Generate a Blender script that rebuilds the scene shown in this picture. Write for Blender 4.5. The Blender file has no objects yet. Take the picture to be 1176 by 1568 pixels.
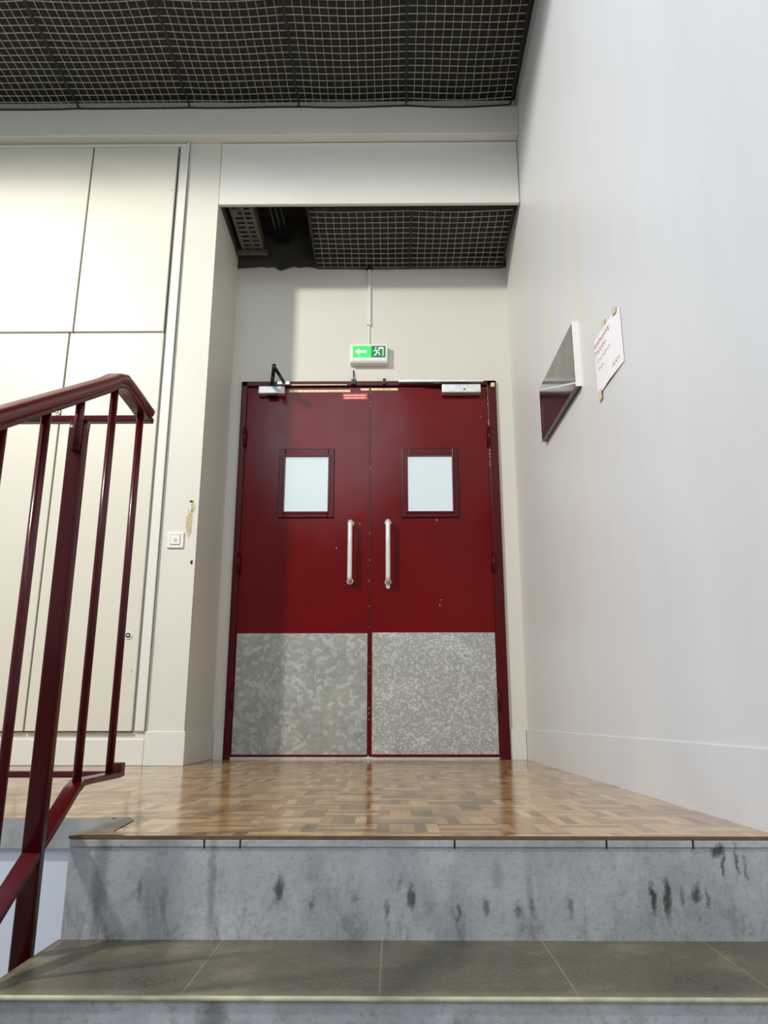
import bpy, bmesh, math, random
from mathutils import Vector, Matrix
random.seed(7)
scene = bpy.context.scene
try:
    scene.view_settings.view_transform = 'Standard'
    scene.view_settings.look = 'None'
except Exception as e:
    print(e)

# ------------------------------------------------------------ node helpers
class NT:
    def __init__(s, name):
        s.m = bpy.data.materials.new(name); s.m.use_nodes = True
        s.t = s.m.node_tree; s.n = s.t.nodes; s.l = s.t.links
        s.b = s.n['Principled BSDF']
        s.tc = s.n.new('ShaderNodeTexCoord')
        s.co = s.tc.outputs['Object']
    def new(s, t, **k):
        n = s.n.new(t)
        for a, v in k.items(): setattr(n, a, v)
        return n
    def put(s, sock, v):
        if v is None: return
        if isinstance(v, bpy.types.NodeSocket): s.l.new(v, sock)
        else: sock.default_value = v
    def math(s, op, a, b=None, c=None):
        n = s.new('ShaderNodeMath', operation=op)
        s.put(n.inputs[0], a); s.put(n.inputs[1], b); s.put(n.inputs[2], c)
        return n.outputs[0]
    def vmath(s, op, a, b=None):
        n = s.new('ShaderNodeVectorMath', operation=op)
        s.put(n.inputs[0], a)
        if b is not None: s.put(n.inputs[1], b)
        return n.outputs['Value'] if op in ('LENGTH', 'DOT_PRODUCT', 'DISTANCE') else n.outputs['Vector']
    def noise(s, scale, detail=4, rough=.55, vec=None, dist=0):
        n = s.new('ShaderNodeTexNoise'); s.l.new(vec or s.co, n.inputs['Vector'])
        n.inputs['Scale'].default_value = scale; n.inputs['Detail'].default_value = detail
        n.inputs['Roughness'].default_value = rough; n.inputs['Distortion'].default_value = dist
        return n
    def mapping(s, scale):
        return s.vmath('MULTIPLY', s.co, scale)
    def ramp(s, fac, stops):
        n = s.new('ShaderNodeValToRGB'); s.l.new(fac, n.inputs[0])
        e = n.color_ramp.elements
        while len(e) > 1: e.remove(e[-1])
        e[0].position = stops[0][0]; e[0].color = (*stops[0][1], 1)
        for p, c in stops[1:]:
            k = e.new(p); k.color = (*c, 1)
        return n.outputs[0]
    def mix(s, fac, a, b, mode='MIX'):
        n = s.new('ShaderNodeMix', data_type='RGBA', blend_type=mode)
        s.put(n.inputs['Factor'], fac)
        for k, v in ((6, a), (7, b)):
            if isinstance(v, tuple) and len(v) == 3: v = (*v, 1)
            s.put(n.inputs[k], v)
        return n.outputs[2]
    def mr(s, v, a, b, c, d):
        n = s.new('ShaderNodeMapRange'); s.put(n.inputs[0], v)
        for i, x in enumerate((a, b, c, d)): n.inputs[i+1].default_value = x
        return n.outputs[0]
    def bump(s, h, st=.1, d=.01):
        n = s.new('ShaderNodeBump'); s.l.new(h, n.inputs['Height'])
        n.inputs['Strength'].default_value = st; n.inputs['Distance'].default_value = d
        s.l.new(n.outputs[0], s.b.inputs['Normal'])
    def base(s, v):
        if isinstance(v, tuple): v = (*v, 1)
        s.put(s.b.inputs['Base Color'], v)
    def set(s, rough=.5, metal=0, spec=.5):
        s.put(s.b.inputs['Roughness'], rough); s.b.inputs['Metallic'].default_value = metal
        s.b.inputs['Specular IOR Level'].default_value = spec

def srgb(r, g, b):
    f = lambda c: ((c/255+.055)/1.055)**2.4 if c > 10 else c/255/12.92
    return (f(r), f(g), f(b))
def mul(c, k): return tuple(x*k for x in c)

def paint(name, col, rough=.5, var=.08, scale=2.5, bump=.06, spec=.4):
    m = NT(name)
    n = m.noise(scale, 5)
    c = m.ramp(n.outputs[0], [(.3, mul(col, 1-var)), (.7, mul(col, 1+var*.4))])
    g = m.noise(40, 3)
    c = m.mix(.5, c, m.ramp(g.outputs[0], [(.25, mul(col, 1-var)), (.5, col)]))
    m.base(c); m.set(rough, 0, spec)
    m.bump(m.noise(90, 3).outputs[0], bump, .004)
    return m.m
def plain(name, col, rough=.5, metal=0, var=.12, scale=30):
    m = NT(name)
    c = m.ramp(m.noise(scale, 4).outputs[0], [(.3, mul(col, 1-var)), (.7, mul(col, 1+var))])
    m.base(c); m.set(rough, metal); return m.m
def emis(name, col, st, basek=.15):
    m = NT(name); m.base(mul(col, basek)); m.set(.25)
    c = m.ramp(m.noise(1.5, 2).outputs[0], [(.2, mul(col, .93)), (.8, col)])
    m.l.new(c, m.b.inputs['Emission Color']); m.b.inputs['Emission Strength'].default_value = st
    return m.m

M = {}
M['wall'] = paint('wall_paint', srgb(216, 214, 203), .45, .05)
M['panel'] = paint('cupboard_paint', srgb(214, 211, 197), .4, .04)
m = NT('right_wall_paint')
col = srgb(221, 227, 236)
c = m.ramp(m.noise(2.2, 5, vec=m.mapping((1, 1.8, .5))).outputs[0], [(.3, mul(col, .94)), (.65, col)])
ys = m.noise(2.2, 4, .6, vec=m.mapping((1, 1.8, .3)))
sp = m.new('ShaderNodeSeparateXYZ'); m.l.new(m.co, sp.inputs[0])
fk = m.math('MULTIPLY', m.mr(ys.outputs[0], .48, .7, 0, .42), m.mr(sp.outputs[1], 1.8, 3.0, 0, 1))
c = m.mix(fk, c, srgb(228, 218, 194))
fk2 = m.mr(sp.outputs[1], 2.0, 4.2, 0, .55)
c = m.mix(fk2, c, srgb(220, 216, 203))  # cream blend towards the back paints in the warm lamplight
m.base(c); m.set(.42, 0, .4); m.bump(m.noise(60, 4).outputs[0], .06, .004)
M['rwall'] = m.m
M['trim'] = paint('trim_paint', srgb(220, 220, 212), .4, .05)
M['ceil'] = plain('dark_backing', srgb(42, 42, 36), .95, 0, .3, 25)
M['concrete'] = plain('dark_concrete', srgb(60, 59, 54), .9, 0, .3, 8)
M['wire'] = plain('mesh_wire', srgb(160, 160, 144), .5, .1, .3, 40)
M['seam'] = plain('mesh_seam_wire', srgb(36, 36, 32), .6, .2)
M['black'] = plain('black_plastic', (.012, .012, .013), .35)
M['gap'] = plain('dark_gap', (.02, .02, .02), .9)
M['silver'] = plain('satin_aluminium', (.66, .65, .63), .3, .6)
M['handle'] = plain('worn_white_handle', (.74, .74, .72), .25, .25)
M['white'] = plain('white_plastic', srgb(232, 232, 228), .35, 0, .03)
M['cream'] = plain('cream_edge', srgb(225, 210, 165), .5, 0, .25, 60)
M['redsign'] = plain('red_sticker', srgb(200, 30, 28), .4)
M['galv'] = plain('cable_tray_steel', srgb(105, 103, 92), .5, .4)
M['tape'] = plain('masking_tape', srgb(222, 212, 180), .6)
M['ink'] = plain('red_ink', srgb(196, 108, 128), .6)
M['paper'] = plain('paper', srgb(246, 248, 255), .7, 0, .015)
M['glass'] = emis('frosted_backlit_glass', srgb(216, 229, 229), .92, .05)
M['green'] = emis('exit_green', srgb(20, 150, 70), .55)
M['greenlit'] = emis('exit_green_lit', srgb(40, 235, 90), 1.1)
M['pict'] = emis('exit_pictogram', srgb(225, 255, 230), 1.1)
M['plaster'] = plain('bare_plaster', srgb(190, 178, 145), .8, 0, .25, 70)
M['signface'] = plain('sign_black_glass', (.012, .010, .010), .12)
M['signgrey'] = plain('sign_reflection_and_text', srgb(80, 80, 74), .12, 0, .5, 7)  # grey for the painted reflection and the text lines

def red(name, col, rough, spec=.4):
    m = NT(name)
    n = m.noise(2.2, 3)
    m.base(m.ramp(n.outputs[0], [(.3, mul(col, .85)), (.7, mul(col, 1.12))]))
    m.set(m.mr(m.noise(6, 4).outputs[0], .3, .7, rough*.85, rough*1.25), 0, spec)
    m.bump(m.noise(14, 3).outputs[0], .05, .004)
    return m.m
M['red'] = red('door_red_lacquer', srgb(102, 1, 2), .17, .17)
M['dred'] = red('frame_red_lacquer', srgb(76, 2, 5), .25, .22)
M['railred'] = red('railing_red_lacquer', srgb(72, 3, 14), .22, .35)
M['handrail'] = red('handrail_red', srgb(92, 14, 18), .25, .4)

def kick(name, sc, hi, lo):
    m = NT(name)
    d = m.vmath('ADD', m.co, m.vmath('MULTIPLY', m.noise(25, 4, .7).outputs['Color'], (.03, .03, .03)))
    v = m.new('ShaderNodeTexVoronoi'); m.l.new(d, v.inputs['Vector']); v.inputs['Scale'].default_value = sc
    w = m.new('ShaderNodeSeparateXYZ'); m.l.new(v.outputs['Color'], w.inputs[0])
    c = m.ramp(w.outputs[0], [(.0, lo), (.6, mul(lo, 1.1)), (.85, hi), (1, hi)])
    g = m.noise(260, 3, .7)
    c = m.mix(.75, c, m.ramp(g.outputs[0], [(.35, (.75,)*3), (.65, (1.2,)*3)]), 'MULTIPLY')
    c2 = m.ramp(m.noise(5, 3).outputs[0], [(.3, (.85,)*3), (.7, (1.08,)*3)])
    m.base(m.mix(1, c, c2, 'MULTIPLY'))
    m.set(m.mr(w.outputs[1], 0, 1, .35, .6), .3)
    return m.m
M['kickL'] = kick('galvanised_steel_coarse', 46, srgb(182, 185, 178), srgb(156, 158, 150))
M['kickR'] = kick('galvanised_steel_fine', 110, srgb(204, 206, 202), srgb(164, 166, 160))

# parquet
m = NT('mosaic_parquet')
sp = m.new('ShaderNodeSeparateXYZ'); m.l.new(m.co, sp.inputs[0])
x = m.math('ADD', sp.outputs[0], 12.03); y = m.math('ADD', sp.outputs[1], 12.01)
S = .12; n_f = 5
cx = m.math('FLOOR', m.math('DIVIDE', x, S)); cy = m.math('FLOOR', m.math('DIVIDE', y, S))
par = m.math('MODULO', m.math('ADD', cx, cy), 2.0)
gx = m.math('DIVIDE', x, S/n_f); gy = m.math('DIVIDE', y, S/n_f)
f = m.math('ADD', m.math('MULTIPLY', par, gx), m.math('MULTIPLY', m.math('SUBTRACT', 1.0, par), gy))
fid = m.math('FLOOR', f)
cmb = m.new('ShaderNodeCombineXYZ')
m.l.new(cx, cmb.inputs[0]); m.l.new(cy, cmb.inputs[1]); m.l.new(fid, cmb.inputs[2])
wn = m.new('ShaderNodeTexWhiteNoise'); m.l.new(cmb.outputs[0], wn.inputs[0])
c = m.ramp(wn.outputs[0], [(0, srgb(118, 86, 52)), (.2, srgb(150, 115, 74)), (.6, srgb(174, 138, 94)), (1, srgb(198, 166, 122))])
gr = m.noise(60, 3)
c = m.mix(1, c, m.ramp(gr.outputs[0], [(.3, (.85,)*3), (.7, (1.06,)*3)]), 'MULTIPLY')
fr = m.math('FRACT', f)
jl = m.math('LESS_THAN', fr, .06)
fx2 = m.math('FRACT', m.math('DIVIDE', x, S)); fy2 = m.math('FRACT', m.math('DIVIDE', y, S))
jl = m.math('MAXIMUM', jl, m.math('MAXIMUM', m.math('LESS_THAN', fx2, .012), m.math('LESS_THAN', fy2, .012)))
c = m.mix(m.math('MULTIPLY', jl, .45), c, srgb(90, 62, 38))
m.base(c); m.set(m.mr(m.noise(5, 4).outputs[0], .3, .7, .12, .22), 0, .6)
m.bump(m.noise(18, 2).outputs[0], .05, .004)
M['parquet'] = m.m

def riser_mat(name, scuffs_and_shadows):
    m = NT(name)
    a = m.noise(5, 6, .65); b = m.noise(3.2, 6, .7, vec=m.mapping((2.2, 1, .6)), dist=.6); g = m.noise(90, 5, .7)
    c = m.ramp(a.outputs[0], [(.3, srgb(152, 156, 160)), (.5, srgb(172, 176, 180)), (.7, srgb(192, 196, 200))])
    c = m.mix(m.mr(b.outputs[0], .48, .66, 0, .4), c, srgb(132, 133, 128))
    c = m.mix(m.mr(g.outputs[0], .52, .72, 0, .5), c, srgb(112, 111, 104))
    dr = m.noise(16, 6, .75, vec=m.mapping((1, 1, .45)), dist=.6)
    sp = m.new('ShaderNodeSeparateXYZ'); m.l.new(m.co, sp.inputs[0])
    fz = m.math('FRACT', m.math('DIVIDE', m.math('ADD', sp.outputs[2], 1.7), .17))
    low = m.mr(fz, .8, .1, .1, 1)
    c = m.mix(m.math('MULTIPLY', m.mr(dr.outputs[0], .50, .68, 0, .75), low), c, srgb(100, 99, 92))
    dist = m.vmath('MULTIPLY', m.vmath('SUBTRACT', m.noise(38, 5, .75).outputs['Color'], (.5, .5, .5)), (.03, 0, .06))
    p = m.vmath('ADD', m.co, dist)
    acc = None
    for (sx, sz, wx, wz, st) in scuffs_and_shadows:
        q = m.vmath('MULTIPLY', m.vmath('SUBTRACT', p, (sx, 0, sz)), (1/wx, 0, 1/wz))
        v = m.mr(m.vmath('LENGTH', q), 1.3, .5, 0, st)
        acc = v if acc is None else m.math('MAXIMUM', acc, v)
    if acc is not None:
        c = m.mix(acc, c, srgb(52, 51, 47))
    m.base(c); m.set(m.mr(a.outputs[0], .3, .7, .35, .6), 0, .45)
    m.bump(m.noise(30, 6, .7).outputs[0], .3, .006)
    return m.m
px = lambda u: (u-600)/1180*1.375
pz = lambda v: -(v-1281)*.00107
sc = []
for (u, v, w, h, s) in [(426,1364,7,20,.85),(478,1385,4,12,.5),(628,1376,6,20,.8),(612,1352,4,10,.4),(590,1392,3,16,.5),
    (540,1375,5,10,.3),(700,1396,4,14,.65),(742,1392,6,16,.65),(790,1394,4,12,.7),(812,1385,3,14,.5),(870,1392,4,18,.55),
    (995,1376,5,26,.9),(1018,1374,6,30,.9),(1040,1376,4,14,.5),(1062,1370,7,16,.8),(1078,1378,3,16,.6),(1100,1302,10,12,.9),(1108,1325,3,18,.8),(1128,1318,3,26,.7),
    (1140,1330,3,18,.55),(250,1382,6,22,.35),(212,1362,3,20,.4),(150,1350,12,100,.45),(322,1340,7,90,.35),(760,1340,10,20,.25),(480,1330,14,26,.2)]:  # tall marks at left paint in the railing's shadows, the rest are scuffs
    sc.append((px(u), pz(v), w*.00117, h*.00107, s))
M['riser'] = riser_mat('scuffed_shadowed_riser_paint', sc)
M['riser2'] = riser_mat('lower_riser_paint', [(-.25,-.2,.02,.04,.5),(.1,-.22,.02,.03,.4)])
m = NT('worn_tread_stone')
a = m.noise(6, 6, .6); g = m.noise(160, 3, .6)
c = m.ramp(a.outputs[0], [(.3, srgb(68, 61, 48)), (.55, srgb(92, 85, 69)), (.78, srgb(132, 125, 106))])
c = m.mix(m.mr(g.outputs[0], .5, .7, 0, .3), c, srgb(140, 134, 115))
sp = m.new('ShaderNodeSeparateXYZ'); m.l.new(m.co, sp.inputs[0])
fy = m.math('FRACT', m.math('DIVIDE', m.math('ADD', sp.outputs[1], 2.49), .285))
eg = m.mr(fy, .12, .0, 0, .3)
c = m.mix(eg, c, srgb(160, 153, 132))
jx = m.math('FRACT', m.math('DIVIDE', m.math('ADD', sp.outputs[0], 2.82), .28))
c = m.mix(m.math('MULTIPLY', m.math('LESS_THAN', jx, .008), .5), c, srgb(150, 142, 118))
m.base(c); m.set(m.mr(a.outputs[0], .3, .7, .25, .5), 0, .5); m.bump(m.noise(40, 5).outputs[0], .15, .004)
M['tread'] = m.m
M['nosing'] = plain('pale_nosing', srgb(182, 178, 150), .45, 0, .3, 20)
M['lowwall'] = paint('stairwell_paint', srgb(205, 212, 224), .5, .05)
M['lfloor'] = plain('lower_floor_stone', srgb(130, 122, 105), .5, 0, .15, 8)
M['nose2'] = plain('riser_top_lip', srgb(156, 160, 160), .5, 0, .25, 14)
M['edgewood'] = plain('parquet_edge', srgb(108, 78, 48), .5, 0, .25, 30)

# ------------------------------------------------------------ geometry helpers
def link(name, me, mat, parent=None):
    o = bpy.data.objects.new(name, me); scene.collection.objects.link(o)
    if mat is not None:
        for mm in (mat if isinstance(mat, list) else [mat]): me.materials.append(mm)
    if parent is not None:
        o.parent = parent
        o.matrix_parent_inverse = Matrix.Translation(-Vector(parent['wloc']))
    return o
def empty(name, loc=(0, 0, 0), parent=None):
    e = bpy.data.objects.new(name, None); e.location = loc; e.empty_display_size = .1
    e['wloc'] = loc
    scene.collection.objects.link(e)
    if parent is not None:
        e.parent = parent; e.matrix_parent_inverse = Matrix.Translation(-Vector(parent['wloc']))
    return e
def addbox(bm, b, mi=0):
    x0, x1, y0, y1, z0, z1 = b
    vs = [bm.verts.new(p) for p in ((x0,y0,z0),(x1,y0,z0),(x1,y1,z0),(x0,y1,z0),(x0,y0,z1),(x1,y0,z1),(x1,y1,z1),(x0,y1,z1))]
    for f in ((3,2,1,0),(4,5,6,7),(0,1,5,4),(1,2,6,5),(2,3,7,6),(3,0,4,7)):
        fc = bm.faces.new([vs[i] for i in f]); fc.material_index = mi
def boxes(name, bl, mat, parent=None, bevel=0):
    bm = bmesh.new()
    for b in bl: addbox(bm, b[:6], b[6] if len(b) > 6 else 0)
    me = bpy.data.meshes.new(name); bm.to_mesh(me); bm.free()
    o = link(name, me, mat, parent)
    if bevel:
        md = o.modifiers.new('bevel', 'BEVEL'); md.width = bevel; md.segments = 2; md.limit_method = 'ANGLE'
    return o
def circ(r, n=12): return [(r*math.cos(2*math.pi*i/n), r*math.sin(2*math.pi*i/n)) for i in range(n)]
def rrect(w, h, r, n=4):
    pts = []
    for cx, cy, a0 in ((w/2-r, h/2-r, 0), (-w/2+r, h/2-r, 90), (-w/2+r, -h/2+r, 180), (w/2-r, -h/2+r, 270)):
        for i in range(n+1):
            a = math.radians(a0+90*i/n); pts.append((cx+r*math.cos(a), cy+r*math.sin(a)))
    return pts
def sweep_bm(bm, pts, prof, up=(0, 0, 1), mi=0, smooth=True):
    pts = [Vector(p) for p in pts]; n = len(pts); rings = []
    upv = Vector(up)
    for i, p in enumerate(pts):
        t = ((pts[min(i+1, n-1)]-p).normalized() if i < n-1 else Vector())+((p-pts[max(i-1, 0)]).normalized() if i > 0 else Vector())
        t.normalize()
        s = t.cross(upv)
        if s.length < 1e-4: s = t.cross(Vector((1, 0, 0)))
        s.normalize(); u = s.cross(t).normalized()
        rings.append([bm.verts.new(p+s*a+u*b) for a, b in prof])
    k = len(prof)
    for i in range(n-1):
        for j in range(k):
            f = bm.faces.new((rings[i][j], rings[i][(j+1) % k], rings[i+1][(j+1) % k], rings[i+1][j]))
            f.material_index = mi; f.smooth = smooth
    for r in (rings[0][::-1], rings[-1]):
        f = bm.faces.new(r); f.material_index = mi
def sweeps(name, lst, mat, parent=None, up=(0, 0, 1), smooth=True):
    bm = bmesh.new()
    for it in lst:
        sweep_bm(bm, it[0], it[1], it[2] if len(it) > 2 else up, it[3] if len(it) > 3 else 0, smooth)
    bmesh.ops.recalc_face_normals(bm, faces=bm.faces)
    me = bpy.data.meshes.new(name); bm.to_mesh(me); bm.free()
    return link(name, me, mat, parent)
def poly(name, pts, mat, parent=None):
    me = bpy.data.meshes.new(name); me.from_pydata(pts, [], [tuple(range(len(pts)))]); me.update()
    return link(name, me, mat, parent)

# ------------------------------------------------------------ room shell
XR = .706; XL = -.945; YB = 4.2; YF = 3.63
boxes('wall_right', [(XR, XR+.2, -2.5, YB+.2, -1.55, 5.0)], M['rwall'])
boxes('wall_left', [(-4.0, XL, YF, YB+.2, 0, 3.8)], M['wall'])
DL, DR, DT = -.88, .614, 2.125
boxes('wall_back', [(XL, DL, YB, YB+.2, 0, 3.6), (DR, XR, YB, YB+.2, 0, 3.6), (DL, DR, YB, YB+.2, DT, 3.6)], M['wall'])
boxes('lintel_beam', [(XL+.004, XR-.006, YF-.006, YF+.018, 2.92, 3.315), (XL, XR, YF+.004, YF+.018, 2.93, 3.8)], M['trim'], bevel=.002)
boxes('trim_1', [(-4.0, XR, 3.565, YF, 3.32, 3.5)], M['trim'], bevel=.004)
boxes('ceiling', [(-4.0, XR, 1.75, YF+.1, 3.6, 3.75)], M['ceil'])
boxes('ceiling_recess', [(XL, XR, YF+.018, YB, 3.25, 3.4)], M['concrete'])
boxes('wall_recess_dark_lining', [(XL, XR, YB-.012, YB, 2.905, 3.249), (XL, XL+.01, YF+.02, YB-.012, 2.95, 3.249), (XL+.01, XR, YF+.018, YF+.03, 2.935, 3.249)], M['concrete'])  # dark sheets added so the void above the mesh looks shaded
boxes('ceiling_dark_board', [(-.46, XR-.001, YF+.031, YB-.013, 2.965, 2.99), (-.47, -.46, YF+.031, YB-.013, 2.93, 3.245)], M['ceil'])  # added board, its dark colour stands in for shade above the mesh
r = random.Random(5); pr_ = [(-.945, YB-.0125, 2.92), (-.945, YB-.0125, 2.885)]
xx = -.92
while xx < -.48:
    pr_.append((xx, YB-.0125, 2.885+r.uniform(-.02, .012))); xx += .04
pr_ += [(-.46, YB-.0125, 2.885), (XR, YB-.0125, 2.885), (XR, YB-.0125, 2.92)]
poly('wall_unpainted_concrete_edge', pr_, M['concrete'])
# landing
FX0 = -.585; YE = 1.5; YL = 1.76
bm = bmesh.new()
addbox(bm, (-4.0, XR, YL, YB+.1, -.006, 0)); addbox(bm, (FX0, XR, YE, YL, -.006, 0))
me = bpy.data.meshes.new('floor'); bm.to_mesh(me); bm.free(); link('floor', me, M['parquet'])
boxes('floor_slab', [(-4.0, FX0, YL+.01, YB+.1, -.15, -.006), (FX0, XR, YL, YB+.1, -.15, -.006)], M['nose2'])
boxes('trim_2', [(FX0-.002, XR-.001, YE-.003, YE, -.005, .0005)], M['edgewood'])
poly('floor_worn_patch', [(FX0, YE+.002, .0012), (FX0+.10, YE+.004, .0012), (FX0+.06, YE+.05, .0012), (FX0+.045, YL-.04, .0012), (FX0+.02, YL+.005, .0012), (FX0-.02, YL+.002, .0012), (FX0, YL-.02, .0012)], M['tread'])
boxes('trim_3', [(-4.0, FX0-.001, YL-.006, YL+.01, -.06, -.001)], M['nose2'])
boxes('wall_under_landing', [(-4.0, FX0-.001, YL+.005, YL+.15, -1.53, -.15), (-4.0, FX0-.001, YL+.005, YL+.01, -.15, -.06)], M['lowwall'])
boxes('floor_lower', [(-4.0, XR, -2.5, YL, -1.6, -1.53)], M['lfloor'])

# stairs
st = empty('staircase', (0, YE, 0))
rb, tb, nb, lb = [], [], [], []
XS = XR-.001
for i in range(1, 9):
    zt = -.17*i; yf = YE-.285*i
    tb.append((FX0-.004, XS, yf+.004, yf+.285, zt-.006, zt))
    nb.append((FX0-.006, XS, yf-.005, yf+.004, zt-.005, zt+.0005))
    rb.append((FX0, XS, yf, yf+.2, -1.53, zt-.006))
boxes('treads', tb, M['tread'], st)
boxes('nosings', nb, M['nosing'], st, bevel=.002)
boxes('risers', rb, M['riser2'], st)
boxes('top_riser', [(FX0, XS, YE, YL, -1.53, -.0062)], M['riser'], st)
js = [FX0, -.34, -.275, .112, .385, .54, XS]
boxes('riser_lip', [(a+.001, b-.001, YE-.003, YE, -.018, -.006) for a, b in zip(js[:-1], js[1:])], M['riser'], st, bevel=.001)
boxes('riser_lip_joints', [(a-.0015, a+.0015, YE-.0034, YE, -.020, -.006) for a in js[1:-1]], M['gap'], st)

# baseboards
BT = .15
boxes('baseboard_right', [(XR-.004, XR, YE+.0, YB, 0, BT)], M['rwall'])
boxes('baseboard_back', [(XL+.01, DL-.003, YB-.008, YB, 0, BT), (DR+.003, XR-.008, YB-.008, YB, 0, BT)], M['trim'])
boxes('baseboard_left', [(-1.12, XL+.008, YF-.01, YF, 0, BT), (XL, XL+.008, YF, YB-.008, 0, BT)], M['trim'], bevel=.003)
boxes('baseboard_panel', [(-4.0, -1.12, YF-.012, YF, 0, .118)], M['trim'], bevel=.005)

# panels
cup = empty('cupboard_panels', (-1.7, YF, 1.6))
boxes('shadow_gap', [(-3.9, -1.178, YF-.004, YF, .146, 3.285)], M['gap'], cup)
Y0 = YF-.024
for i, (a, b, c0, d) in enumerate([(-1.648, -1.182, 2.147, 3.28), (-2.6, -1.656, 2.147, 3.28), (-1.664, -1.178, .15, 2.138), (-2.6, -1.672, .15, 2.138), (-3.6, -2.61, 2.147, 3.28), (-3.6, -2.61, .15, 2.138)]):
    boxes('panel_%d' % (i+1), [(a, b, Y0, YF-.003, c0, d)], M['panel'], cup, bevel=.003)
boxes('surround_trim', [(-1.168, -1.122, YF-.014, YF, .15, 3.31), (-3.9, -1.168, YF-.014, YF, 3.29, 3.31), (-1.135, -1.122, YF-.02, YF, .15, 3.315)], M['trim'], cup, bevel=.003)
for (sx, sz) in [(-1.205, 1.705), (-1.228, .58), (-1.735, .575), (-1.685, 1.70)]:
    sweeps('screw_cup', [([(sx, Y0+.001, sz), (sx, Y0-.005, sz)], circ(.017, 20)), ], M['white'], cup)
    sweeps('screw_ring', [([(sx, Y0-.004, sz), (sx, Y0-.0065, sz)], circ(.012, 20))], M['black'], cup)
    sweeps('screw_head', [([(sx, Y0-.004, sz), (sx, Y0-.009, sz)], circ(.006, 16))], M['silver'], cup)
for (sx, sz) in [(-1.20, 2.02), (-1.2, 2.28), (-1.2, .42), (-1.2, 3.0), (-1.62, 2.2), (-1.45, 2.165), (-1.3, 2.165)]:
    sweeps('small_screw', [([(sx, Y0+.001, sz), (sx, Y0-.002, sz)], circ(.004, 10))], M['silver'], cup)

# switch
sw = empty('wall_switch', (-1.045, YF, 1.04))
boxes('switch_plate', [(-1.085, -1.005, YF-.011, YF, 1.0, 1.08)], M['white'], sw, bevel=.004)
boxes('switch_rim', [(-1.071, -1.019, YF-.0125, YF-.01, 1.014, 1.066)], M['nose2'], sw, bevel=.001)
boxes('switch_rocker', [(-1.068, -1.022, YF-.015, YF-.01, 1.017, 1.063)], M['white'], sw, bevel=.003)
sweeps('key_barrel', [([(-1.045, YF-.014, 1.04), (-1.045, YF-.018, 1.04)], circ(.009, 16))], M['silver'], sw)
def blob(name, cx, cz, w, h, mat, y=YF-.0008, n=22, seed=1):
    r = random.Random(seed); pts = []
    for i in range(n):
        a = 2*math.pi*i/n; k = r.uniform(.6, 1.1)
        pts.append((cx+w*k*math.cos(a), y, cz+h*k*math.sin(a)))
    return poly(name, pts, mat)
blob('plaster_chip', -.985, 1.13, .018, .08, M['plaster'], seed=3)
blob('plaster_chip', -.972, 1.21, .014, .03, M['plaster'], seed=4)
blob('plaster_chip', -.962, .93, .007, .012, M['gap'], seed=5)
blob('plaster_chip', -.982, 1.235, .01, .006, M['gap'], y=YF-.001, seed=6)

# ------------------------------------------------------------ ceiling wire mesh
def wire_mesh(name, xs0, xs1, ys0, ys1, z, seams, cell=.044, sag=.013, r=.0014, slope=0):
    def zz(x, y):
        k = 0
        for a, b in zip(seams[:-1], seams[1:]):
            if a <= x <= b: k = math.sin(math.pi*(x-a)/(b-a))
        yy = math.sin(y*5.3+.6*math.sin(x*1.7))
        return z-sag*k*(.65+.35*yy)+.0025*math.sin(x*9+y*4)+slope*(y-ys0)
    pr = [(-r*.85, -r*.85), (r*.85, -r*.85), (r*.85, r*.85), (-r*.85, r*.85)]
    prX = [(-r*1.3, -r*1.1), (r*1.3, -r*1.1), (r*1.3, r*1.1), (-r*1.3, r*1.1)]
    bm = bmesh.new()
    ny = int((ys1-ys0)/cell)
    nx = int((xs1-xs0)/cell)
    for j in range(ny+1):
        y = ys1-j*cell
        sweep_bm(bm, [(xs0+i*(xs1-xs0)/nx, y+.001*math.sin(i*.5+j), zz(xs0+i*(xs1-xs0)/nx, y)) for i in range(nx+1)], prX, smooth=False)
    xsl = []
    for a, b in zip(seams[:-1], seams[1:]):
        n = max(1, round((b-a)/cell))
        xsl += [a+(b-a)*i/n for i in range(n)]
    for x in xsl:
        if xs0 <= x <= xs1:
            sweep_bm(bm, [(x+.001*math.sin(i+x*9), ys1-i*cell, zz(x, ys1-i*cell)-.003) for i in range(ny+1)], pr, smooth=False)
    for s in seams:
        if xs0 <= s <= xs1:
            pr2 = [(-.005, -.004), (.005, -.004), (.005, .004), (-.005, .004)]
            sweep_bm(bm, [(s+.004*math.sin(i*1.3), ys1-i*cell, zz(s, ys1-i*cell)-.005) for i in range(ny+1)], pr2, mi=1, smooth=False)
    sweep_bm(bm, [(xs0+i*(xs1-xs0)/nx, ys1+.004, zz(xs0+i*(xs1-xs0)/nx, ys1)-.003) for i in range(nx+1)], [(-.003, -.004), (.003, -.004), (.003, .004), (-.003, .004)], mi=1, smooth=False)
    bmesh.ops.recalc_face_normals(bm, faces=bm.faces)
    me = bpy.data.meshes.new(name); bm.to_mesh(me); bm.free()
    return link(name, me, [M['wire'], M['seam']])
wire_mesh('ceiling_wire_mesh', -3.55, .665, 1.8, 3.555, 3.505, [-3.55, -2.95, -2.35, -1.74, -1.12, -.51, .085, .665])
wire_mesh('recess_wire_mesh', -.455, .68, 3.665, 4.183, 2.93, [-.455, .115, .68], sag=.008, slope=-.085)

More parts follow.
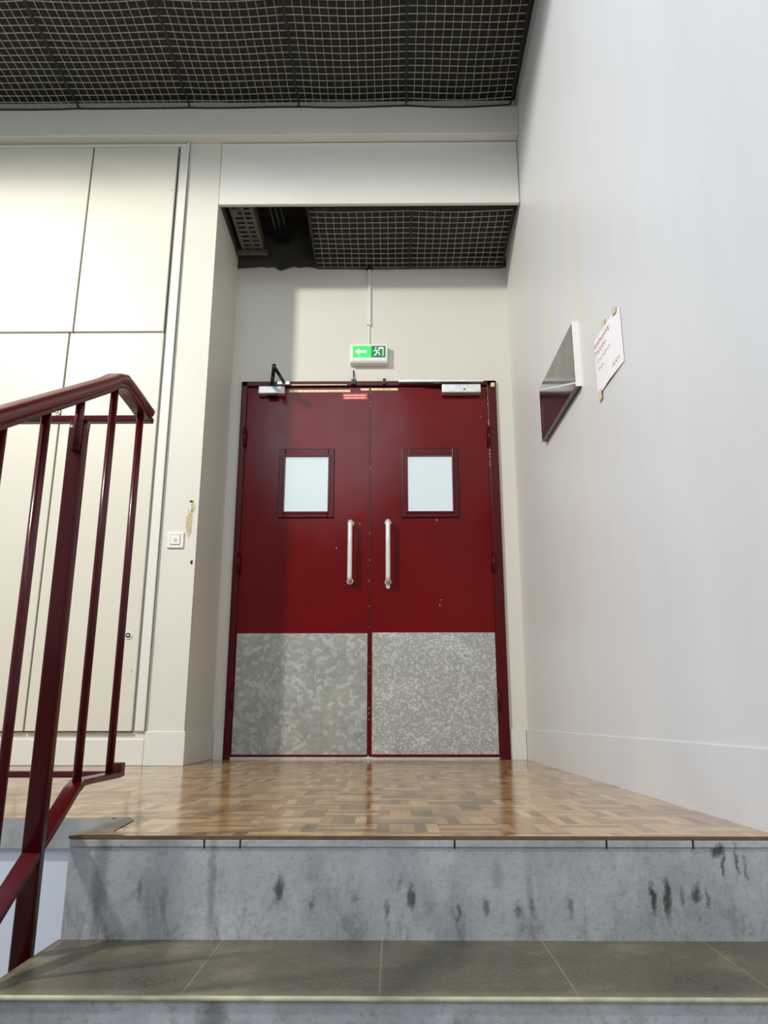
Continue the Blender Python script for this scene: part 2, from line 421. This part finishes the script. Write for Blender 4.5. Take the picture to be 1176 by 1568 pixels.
tr = empty('cable_tray', (-.82, 3.95, 3.0))
tbx = [(-.905, -.9, 3.68, 4.10, 2.96, 3.03), (-.775, -.77, 3.68, 4.10, 2.96, 3.03)]
for i in range(10):
    yy = 3.68+i*.043
    tbx.append((-.9, -.775, yy, yy+.024, 2.958, 2.964))
for xx in (-.9, -.84, -.79): tbx.append((xx, xx+.015, 3.68, 4.10, 2.957, 2.963))
boxes('tray_channel', tbx, M['galv'], tr)
boxes('tray_bracket', [(-.93, -.75, 4.10, 4.12, 2.93, 2.955), (-.86, -.83, 3.70, 3.73, 2.96, 3.25), (-.86, -.83, 4.07, 4.10, 2.96, 3.25), (-.89, -.86, 3.70, 3.76, 2.945, 2.957)], M['galv'], tr)
sweeps('cables', [([(-.70+.03*k, 3.7, 3.05), (-.69+.03*k, 4.0, 3.03+.01*k), (-.70+.03*k, 4.18, 3.06)], circ(.009, 8)) for k in range(3)], M['black'], tr)

# ------------------------------------------------------------ door
door = empty('door_1', (-.13, YB, 0))
boxes('door_frame', [(DL, DL+.034, YB-.02, YB+.07, 0, DT), (DR-.052, DR, YB-.02, YB+.07, 0, DT), (DL, DR, YB-.02, YB+.07, 2.095, DT)], M['dred'], door, bevel=.003)
YLf = YB-.004
def leaf(nm, x0, x1, wx0, wx1):
    wz0, wz1 = 1.331, 1.662; z0, z1 = .012, 2.09; y0, y1 = YLf, YLf+.042
    boxes(nm, [(x0, wx0, y0, y1, z0, z1), (wx1, x1, y0, y1, z0, z1), (wx0, wx1, y0, y1, z0, wz0), (wx0, wx1, y0, y1, wz1, z1)], M['red'], door)
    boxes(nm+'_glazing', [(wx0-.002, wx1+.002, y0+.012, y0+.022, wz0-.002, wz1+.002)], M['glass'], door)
    f = .034
    a = [(wx0-f, wx0-.001, y0-.012, y0+.002, wz0-f, wz1+f+.01), (wx1+.001, wx1+f, y0-.012, y0+.002, wz0-f, wz1+f+.01),
         (wx0, wx1, y0-.012, y0+.002, wz0-f, wz0-.001), (wx0, wx1, y0-.012, y0+.002, wz1+.001, wz1+f+.01)]
    boxes(nm+'_window_bead', a, M['dred'], door, bevel=.003)
    b = [(wx0-.012, wx0, y0-.018, y0+.012, wz0-.012, wz1+.012), (wx1, wx1+.012, y0-.018, y0+.012, wz0-.012, wz1+.012),
         (wx0, wx1, y0-.018, y0+.012, wz0-.012, wz0), (wx0, wx1, y0-.018, y0+.012, wz1, wz1+.012)]
    boxes(nm+'_window_inner_bead', b, M['red'], door, bevel=.002)
leaf('leaf_left', -.845, -.128, -.608, -.361)
leaf('leaf_right', -.122, .561, .094, .346)
boxes('meeting_strip', [(-.129, -.120, YLf-.004, YLf+.01, .02, 2.09)], M['dred'], door)
boxes('kick_plate_left', [(-.838, -.132, YLf-.0025, YLf, .024, .651)], M['kickL'], door)
boxes('kick_plate_right', [(-.106, .556, YLf-.0025, YLf, .026, .655)], M['kickR'], door)
riv = []
for (a, b) in ((-.838, -.132), (-.106, .556)):
    for i in range(8):
        xx = a+.015+(b-a-.03)*i/7
        for zz_ in (.035, .64): riv.append(([(xx, YLf-.002, zz_), (xx, YLf-.004, zz_)], circ(.004, 8)))
    for i in range(1, 7):
        for xx in (a+.015, b-.015): riv.append(([(xx, YLf-.002, .035+.6*i/7), (xx, YLf-.004, .035+.6*i/7)], circ(.004, 8)))
sweeps('kick_plate_rivets', riv, M['silver'], door)
def pull(nm, x, z0, z1):
    y0 = YLf; yo = y0-.062; r = .0135; pts = [(x, y0, z1)]
    for i in range(7):
        a = math.pi/2*i/6; pts.append((x, yo+.022-.022*math.sin(a), z1-.022+.022*math.cos(a)))
    for i in range(7):
        a = math.pi/2*i/6; pts.append((x, yo+.022-.022*math.cos(a), z0+.022-.022*math.sin(a)))
    pts.append((x, y0, z0))
    sweeps(nm, [(pts, circ(r, 16), (1, 0, 0)), ([(x, y0, z1), (x, y0-.006, z1)], circ(.018, 16)), ([(x, y0, z0), (x, y0-.006, z0)], circ(.018, 16))], M['handle'], door)
pull('pull_handle_left', -.229, .935, 1.262)
pull('pull_handle_right', -.020, .93, 1.266)
sweeps('lock_ring', [([(-.02, YLf, .905), (-.02, YLf-.01, .905)], circ(.012, 16))], M['silver'], door)
sweeps('hinges', [([(xx, YB-.028, z), (xx, YB-.028, z+.11)], circ(.009, 10)) for xx in (DL+.034, DR-.052) for z in (.25, .98, 1.72)], M['dred'], door)
boxes('cream_head_strips', [(-.60, -.24, YLf-.003, YLf, 2.06, 2.076), (-.18, .04, YLf-.003, YLf, 2.070, 2.084), (-.59, -.26, YB-.0215, YB-.02, 2.098, 2.104)], M['cream'], door)  # thin cream strips along the door head and frame
boxes('worn_frame_corner', [(DR-.03, DR-.008, YB-.022, YB-.02, 2.085, 2.11)], M['cream'], door)
boxes('threshold_draught_strip', [(-.845, -.15, YLf-.002, YLf+.04, .0, .012), (-.1, .55, YLf-.002, YLf+.04, .0, .011)], M['silver'], door)
boxes('warning_sticker', [(-.286, -.137, YLf-.0015, YLf, 2.012, 2.054)], M['redsign'], door)
tl = []
for r_, (a, b) in enumerate([(-.278, -.146), (-.274, -.150)]):
    xx = a; rr = random.Random(r_)
    while xx < b:
        w = rr.uniform(.004, .009); tl.append((xx, min(b, xx+w), YLf-.0022, YLf-.0014, 2.036-.016*r_, 2.044-.016*r_)); xx += w+.0035
boxes('warning_sticker_text', tl, M['white'], door)
chips = []
rr = random.Random(11)
for (cx_, cz_) in [(-.13, 1.02), (-.13, .93), (-.31, 1.12), (.27, .83), (-.127, 1.5), (.52, 1.9), (-.18, 1.26), (-.21, 1.255), (.25, 1.28), (.26, .80), (-.127, .75), (.3, 1.55)]:
    chips.append((cx_, cx_+rr.uniform(.003, .006), YLf-.0008, YLf, cz_, cz_+rr.uniform(.003, .006)))
for i in range(22):
    z_ = rr.uniform(.05, 2.05); chips.append((-.1225, -.1212, YLf-.0046, YLf-.003, z_, z_+rr.uniform(.003, .014)))
    z_ = rr.uniform(1.6, 2.08); chips.append((DR-.053, DR-.0505, YB-.0206, YB-.015, z_, z_+rr.uniform(.004, .015)))
boxes('paint_chips', chips, M['cream'], door)
rg = []
for i in range(40):
    xx = DL+(DR-DL)*i/40
    rg.append((xx, xx+.038, YB-.004-.004*random.random(), YB, DT-.002, DT+.003+.008*random.random()))
boxes('ragged_filler', rg, M['cream'], door)

cl = empty('closer_left', (-.7, YLf, 2.06), door)
boxes('closer_body', [(-.777, -.622, YLf-.045, YLf, 2.035, 2.085)], M['silver'], cl, bevel=.006)
boxes('closer_cap', [(-.72, -.665, YLf-.05, YLf, 2.022, 2.036)], M['black'], cl, bevel=.003)
sweeps('closer_arm', [([(-.70, 4.165, 2.095), (-.655, 3.945, 2.10)], rrect(.022, .008, .003)), ([(-.655, 3.945, 2.108), (-.628, 4.18, 2.112)], rrect(.02, .008, .003)),
    ([(-.655, 3.945, 2.09), (-.655, 3.945, 2.118)], circ(.012, 12), (0, 1, 0)), ([(-.70, 4.165, 2.08), (-.70, 4.165, 2.105)], circ(.013, 12), (0, 1, 0))], M['black'], cl)
boxes('closer_bracket', [(-.67, -.595, 4.165, 4.181, 2.098, 2.12)], M['silver'], cl, bevel=.002)
c2 = empty('closer_right', (.41, YLf, 2.07), door)
boxes('closer_body', [(.296, .522, YLf-.05, YLf, 2.035, 2.09)], M['silver'], c2, bevel=.006)
boxes('closer_slide_rail', [(.045, .54, YB-.045, YB-.02, 2.106, 2.126)], M['silver'], c2, bevel=.003)
sweeps('closer_arm', [([(.43, 4.165, 2.097), (.2, 4.165, 2.10)], rrect(.02, .008, .003)), ([(.43, 4.165, 2.08), (.43, 4.165, 2.10)], circ(.012, 12), (0, 1, 0))], M['black'], c2)
boxes('closer_screws', [(.42, .432, YLf-.052, YLf-.049, 2.05, 2.058)], M['black'], c2)
cs = empty('door_contact', (-.22, YB, 2.13), door)
boxes('contact_box', [(-.235, -.205, YB-.035, YB-.018, 2.1, 2.13), (-.05, -.03, YB-.035, YB-.018, 2.1, 2.135)], M['black'], cs, bevel=.002)
sweeps('contact_wire', [([(-.22, YB-.02, 2.12), (-.223, YB-.006, 2.2)], circ(.0035, 6))], M['black'], cs)

# exit sign and conduit
ex = empty('emergency_exit_sign', (-.13, YB, 2.29))
boxes('sign_housing', [(-.243, -.02, YB-.05, YB, 2.228, 2.35)], M['white'], ex, bevel=.006)
boxes('sign_face_lit', [(-.225, -.118, YB-.0525, YB-.049, 2.262, 2.335)], M['greenlit'], ex)
boxes('sign_face', [(-.116, -.034, YB-.0525, YB-.049, 2.262, 2.335)], M['green'], ex)
poly('sign_arrow', [(-.212, YB-.0532, 2.298), (-.188, YB-.0532, 2.322), (-.188, YB-.0532, 2.307), (-.145, YB-.0532, 2.307), (-.145, YB-.0532, 2.289), (-.188, YB-.0532, 2.289), (-.188, YB-.0532, 2.274)], M['pict'], ex)
boxes('sign_pictogram', [(-.075, -.045, YB-.0532, YB-.052, 2.316, 2.326), (-.05, -.045, YB-.0532, YB-.052, 2.27, 2.32), (-.075, -.07, YB-.0532, YB-.052, 2.3, 2.326)], M['pict'], ex)
sweeps('running_figure', [([(-.095, YB-.0525, 2.312), (-.083, YB-.0525, 2.295), (-.09, YB-.0525, 2.282), (-.1, YB-.0525, 2.272)], circ(.0035, 6), (0, 1, 0)), ([(-.083, YB-.0525, 2.295), (-.07, YB-.0525, 2.288), (-.068, YB-.0525, 2.274)], circ(.003, 6), (0, 1, 0)),
    ([(-.105, YB-.0525, 2.3), (-.09, YB-.0525, 2.308), (-.078, YB-.0525, 2.302)], circ(.0025, 6), (0, 1, 0)), ([(-.09, YB-.0525, 2.318), (-.09, YB-.0525, 2.325)], circ(.004, 8), (0, 1, 0))], M['pict'], ex)
boxes('sign_lower_lip', [(-.235, -.028, YB-.054, YB-.05, 2.236, 2.252)], M['white'], ex, bevel=.002)
blob('plaster_halo', 0, 2.26, .03, .03, M['trim'], y=YB-.0006, seed=8)
cd = empty('cable_conduit', (-.13, YB, 2.6))
boxes('trunking', [(-.142, -.122, YB-.014, YB, 2.50, 2.87)], M['trim'], cd, bevel=.002)
boxes('trunking_thin', [(-.137, -.127, YB-.009, YB, 2.35, 2.5)], M['trim'], cd, bevel=.002)
boxes('clip', [(-.147, -.12, YB-.016, YB, 2.495, 2.507)], M['trim'], cd, bevel=.002)
boxes('junction_stub', [(-.15, -.115, YB-.02, YB, 2.87, 2.885)], M['black'], cd)

# ------------------------------------------------------------ right wall sign and paper
sg = empty('wall_information_sign', (XR, 2.95, 1.545))
def sy(y, z): return z+(y-2.96)*.035
a0, a1, zb, zt = 2.64, 3.30, 1.405, 1.67
X0, X1 = XR-.022, XR
V = [(X0, a0, sy(a0, zb)), (X0, a1, sy(a1, zb)), (X0, a1, sy(a1, zt)), (X0, a0, sy(a0, zt)),
     (X1, a0, sy(a0, zb)), (X1, a1, sy(a1, zb)), (X1, a1, sy(a1, zt)), (X1, a0, sy(a0, zt))]
me = bpy.data.meshes.new('sign_box'); me.from_pydata(V, [], [(0, 1, 2, 3), (7, 6, 5, 4), (0, 4, 5, 1), (3, 2, 6, 7), (0, 3, 7, 4), (1, 5, 6, 2)]); me.update()
link('sign_box', me, [M['white'], M['signface']], sg)
me.polygons[2].material_index = 1
e = .006
xi = X0-.0012
q = lambda y, z: (xi, y, sy(y, z))
poly('sign_black_area', [q(a0+e, zb+e*.3), q(a1-e, zb+e*.3), q(a1-e, zt-e-.01), q(a0+e, zb+.012)], M['signface'], sg)
poly('sign_reflection_area', [q(a0+e, zb+.02), q(a1-e, zt-e), q(a0+e, zt-e)], M['signgrey'], sg)  # grey triangle paints in a reflection on the glass
tx = []
for i in range(5):
    tx.append(([(xi-.0006, a1-.04, sy(a1, zb+.05+.022*i)), (xi-.0006, a1-.12-.01*i, sy(a1-.1, zb+.05+.022*i))], rrect(.0012, .003, .0005)))
sweeps('sign_text_lines', tx, M['signgrey'], sg)

pp = empty('taped_paper_notice', (XR, 2.29, 1.355))
XP = XR-.002
poly('paper_sheet', [(XP, 2.437, 1.262), (XP, 2.437, 1.468), (XP-.004, 2.29, 1.452), (XP, 2.137, 1.436), (XP, 2.137, 1.25), (XP-.004, 2.29, 1.257)], M['paper'], pp)
def zig(y0, y1, z, amp, n, seed):
    r = random.Random(seed); pts = []
    for i in range(n):
        k = i/(n-1); yy = y0+(y1-y0)*k
        pts.append((XP-.0052, yy, z-(2.437-yy)*.08+amp*(1 if i % 2 else -1)*r.uniform(.4, 1)))
    return (pts, rrect(.001, .0014, .0004, 1), (1, 0, 0))
sweeps('handwriting', [zig(2.425, 2.24, 1.438, .010, 20, 1), zig(2.42, 2.28, 1.408, .009, 13, 2), zig(2.40, 2.25, 1.375, .005, 8, 3), zig(2.39, 2.33, 1.345, .008, 5, 4), zig(2.24, 2.16, 1.30, .007, 8, 5)], M['ink'], pp)
poly('tape_top', [(XP-.0055, 2.20, 1.435), (XP-.0055, 2.16, 1.43), (XP-.0055, 2.165, 1.455), (XP-.0055, 2.20, 1.46)], M['tape'], pp)
poly('tape_mid', [(XP-.001, 2.34, 1.45), (XP-.001, 2.30, 1.45), (XP-.001, 2.29, 1.48), (XP-.001, 2.33, 1.485)], M['tape'], pp)
poly('tape_bottom', [(XP-.0045, 2.42, 1.235), (XP-.0045, 2.38, 1.235), (XP-.0045, 2.38, 1.27), (XP-.0045, 2.42, 1.27)], M['tape'], pp)

# ------------------------------------------------------------ railing
rl = empty('stair_railing', (-.607, 1.58, 0))
RX = -.607; SL = .59
def topz(y): return .938 if y >= 1.58 else .938-SL*(1.58-y)
def botz(y): return .087 if y >= 1.56 else .087-.62*(1.56-y)
pts = [(RX, .1, topz(.1)), (RX, .8, topz(.8)), (RX, 1.5, topz(1.5)), (RX, 1.555, topz(1.555)+.004), (RX, 1.59, .941), (RX, 1.63, .941), (RX, 1.70, .939), (RX+.001, 1.768, .934)]
sweeps('handrail', [(pts, rrect(.044, .024, .010))], M['handrail'], rl)
pts2 = [(p[0], p[1]-.0, p[2]-.016) for p in pts[:-1]]+[(RX, 1.762, .918)]
sweeps('handrail_flat_iron', [(pts2, rrect(.032, .010, .002))], M['railred'], rl)
bp = [(RX, .1, botz(.1)), (RX, 1.48, botz(1.48)), (RX, 1.535, botz(1.535)+.002), (RX, 1.565, .086), (RX, 1.60, .087), (RX, 1.77, .087)]
sweeps('lower_rail', [(bp, rrect(.032, .012, .003))], M['railred'], rl)
bars = []
for y in (1.735, 1.56, 1.26, 1.12, .98, .84, .70, .56, .28):
    bars.append(([(RX, y, botz(y)), (RX, y, topz(y)-.012)], circ(.0085, 14), (0, 1, 0)))
bars.append(([(RX+.004, 1.385, .70), (RX+.004, 1.385, topz(1.385)-.012)], circ(.0085, 14), (0, 1, 0)))
sweeps('balusters', bars, M['railred'], rl)
sweeps('newel_posts', [([(RX, 1.40, -.215), (RX, 1.40, .745), (RX, 1.404, .765)], rrect(.034, .022, .005), (0, 1, 0)), ([(RX, .42, -.9), (RX, .42, topz(.42)-.012)], rrect(.034, .022, .005), (0, 1, 0))], M['railred'], rl)
boxes('newel_fixing_plate', [(-.615, -.59, 1.375, 1.425, -.26, -.19), (-.615, -.59, .395, .445, -.95, -.88)], M['railred'], rl, bevel=.003)
gr = empty('landing_guardrail', (-1.5, 1.79, 0))
GY = 1.79
boxes('guard_rails', [(-3.9, RX-.02, GY-.012, GY+.012, .918, .934), (-3.9, RX-.02, GY-.012, GY+.012, .08, .094)], M['railred'], gr, bevel=.003)
boxes('guard_end_brackets', [(RX-.022, RX+.012, GY-.012, GY+.012, .918, .932), (RX-.022, RX+.012, GY-.012, GY+.012, .082, .112)], M['railred'], gr, bevel=.003)
g = []
xx = -1.12
while xx > -3.9:
    g.append(([(xx, GY, .0 if abs((xx+1.12) % .84) < .05 else .087), (xx, GY, .925)], circ(.0085, 12), (0, 1, 0))); xx -= .14
sweeps('guard_balusters', g, M['railred'], gr)

# ------------------------------------------------------------ lights
w = bpy.data.worlds.new('world'); scene.world = w; w.use_nodes = True
bg = w.node_tree.nodes['Background']; bg.inputs[0].default_value = (.88, .94, 1.0, 1); bg.inputs[1].default_value = .54
def area(name, loc, tgt, size, power, col):
    l = bpy.data.lights.new(name, 'AREA'); l.shape = 'DISK'; l.size = size; l.energy = power; l.color = col
    o = bpy.data.objects.new(name, l); scene.collection.objects.link(o); o.location = loc
    d = Vector(tgt)-Vector(loc); o.rotation_euler = d.to_track_quat('-Z', 'Y').to_euler()
area('stairwell_lamp', (-3.25, .1, 4.02), (.1, 4.0, 1.1), .3, 215, (1, .955, .88))
area('daylight_fill', (-.9, -3.2, 4.6), (.2, 3.0, 1.0), 2.4, 85, (.84, .92, 1))

# ------------------------------------------------------------ camera
cam = bpy.data.cameras.new('camera'); co = bpy.data.objects.new('camera', cam); scene.collection.objects.link(co)
cam.sensor_fit = 'VERTICAL'; cam.sensor_height = 36; cam.sensor_width = 27; cam.lens = 27.09
cam.clip_start = .02
co.location = (0, 0, .206); co.rotation_euler = (math.radians(105), 0, math.radians(.58))
scene.camera = co
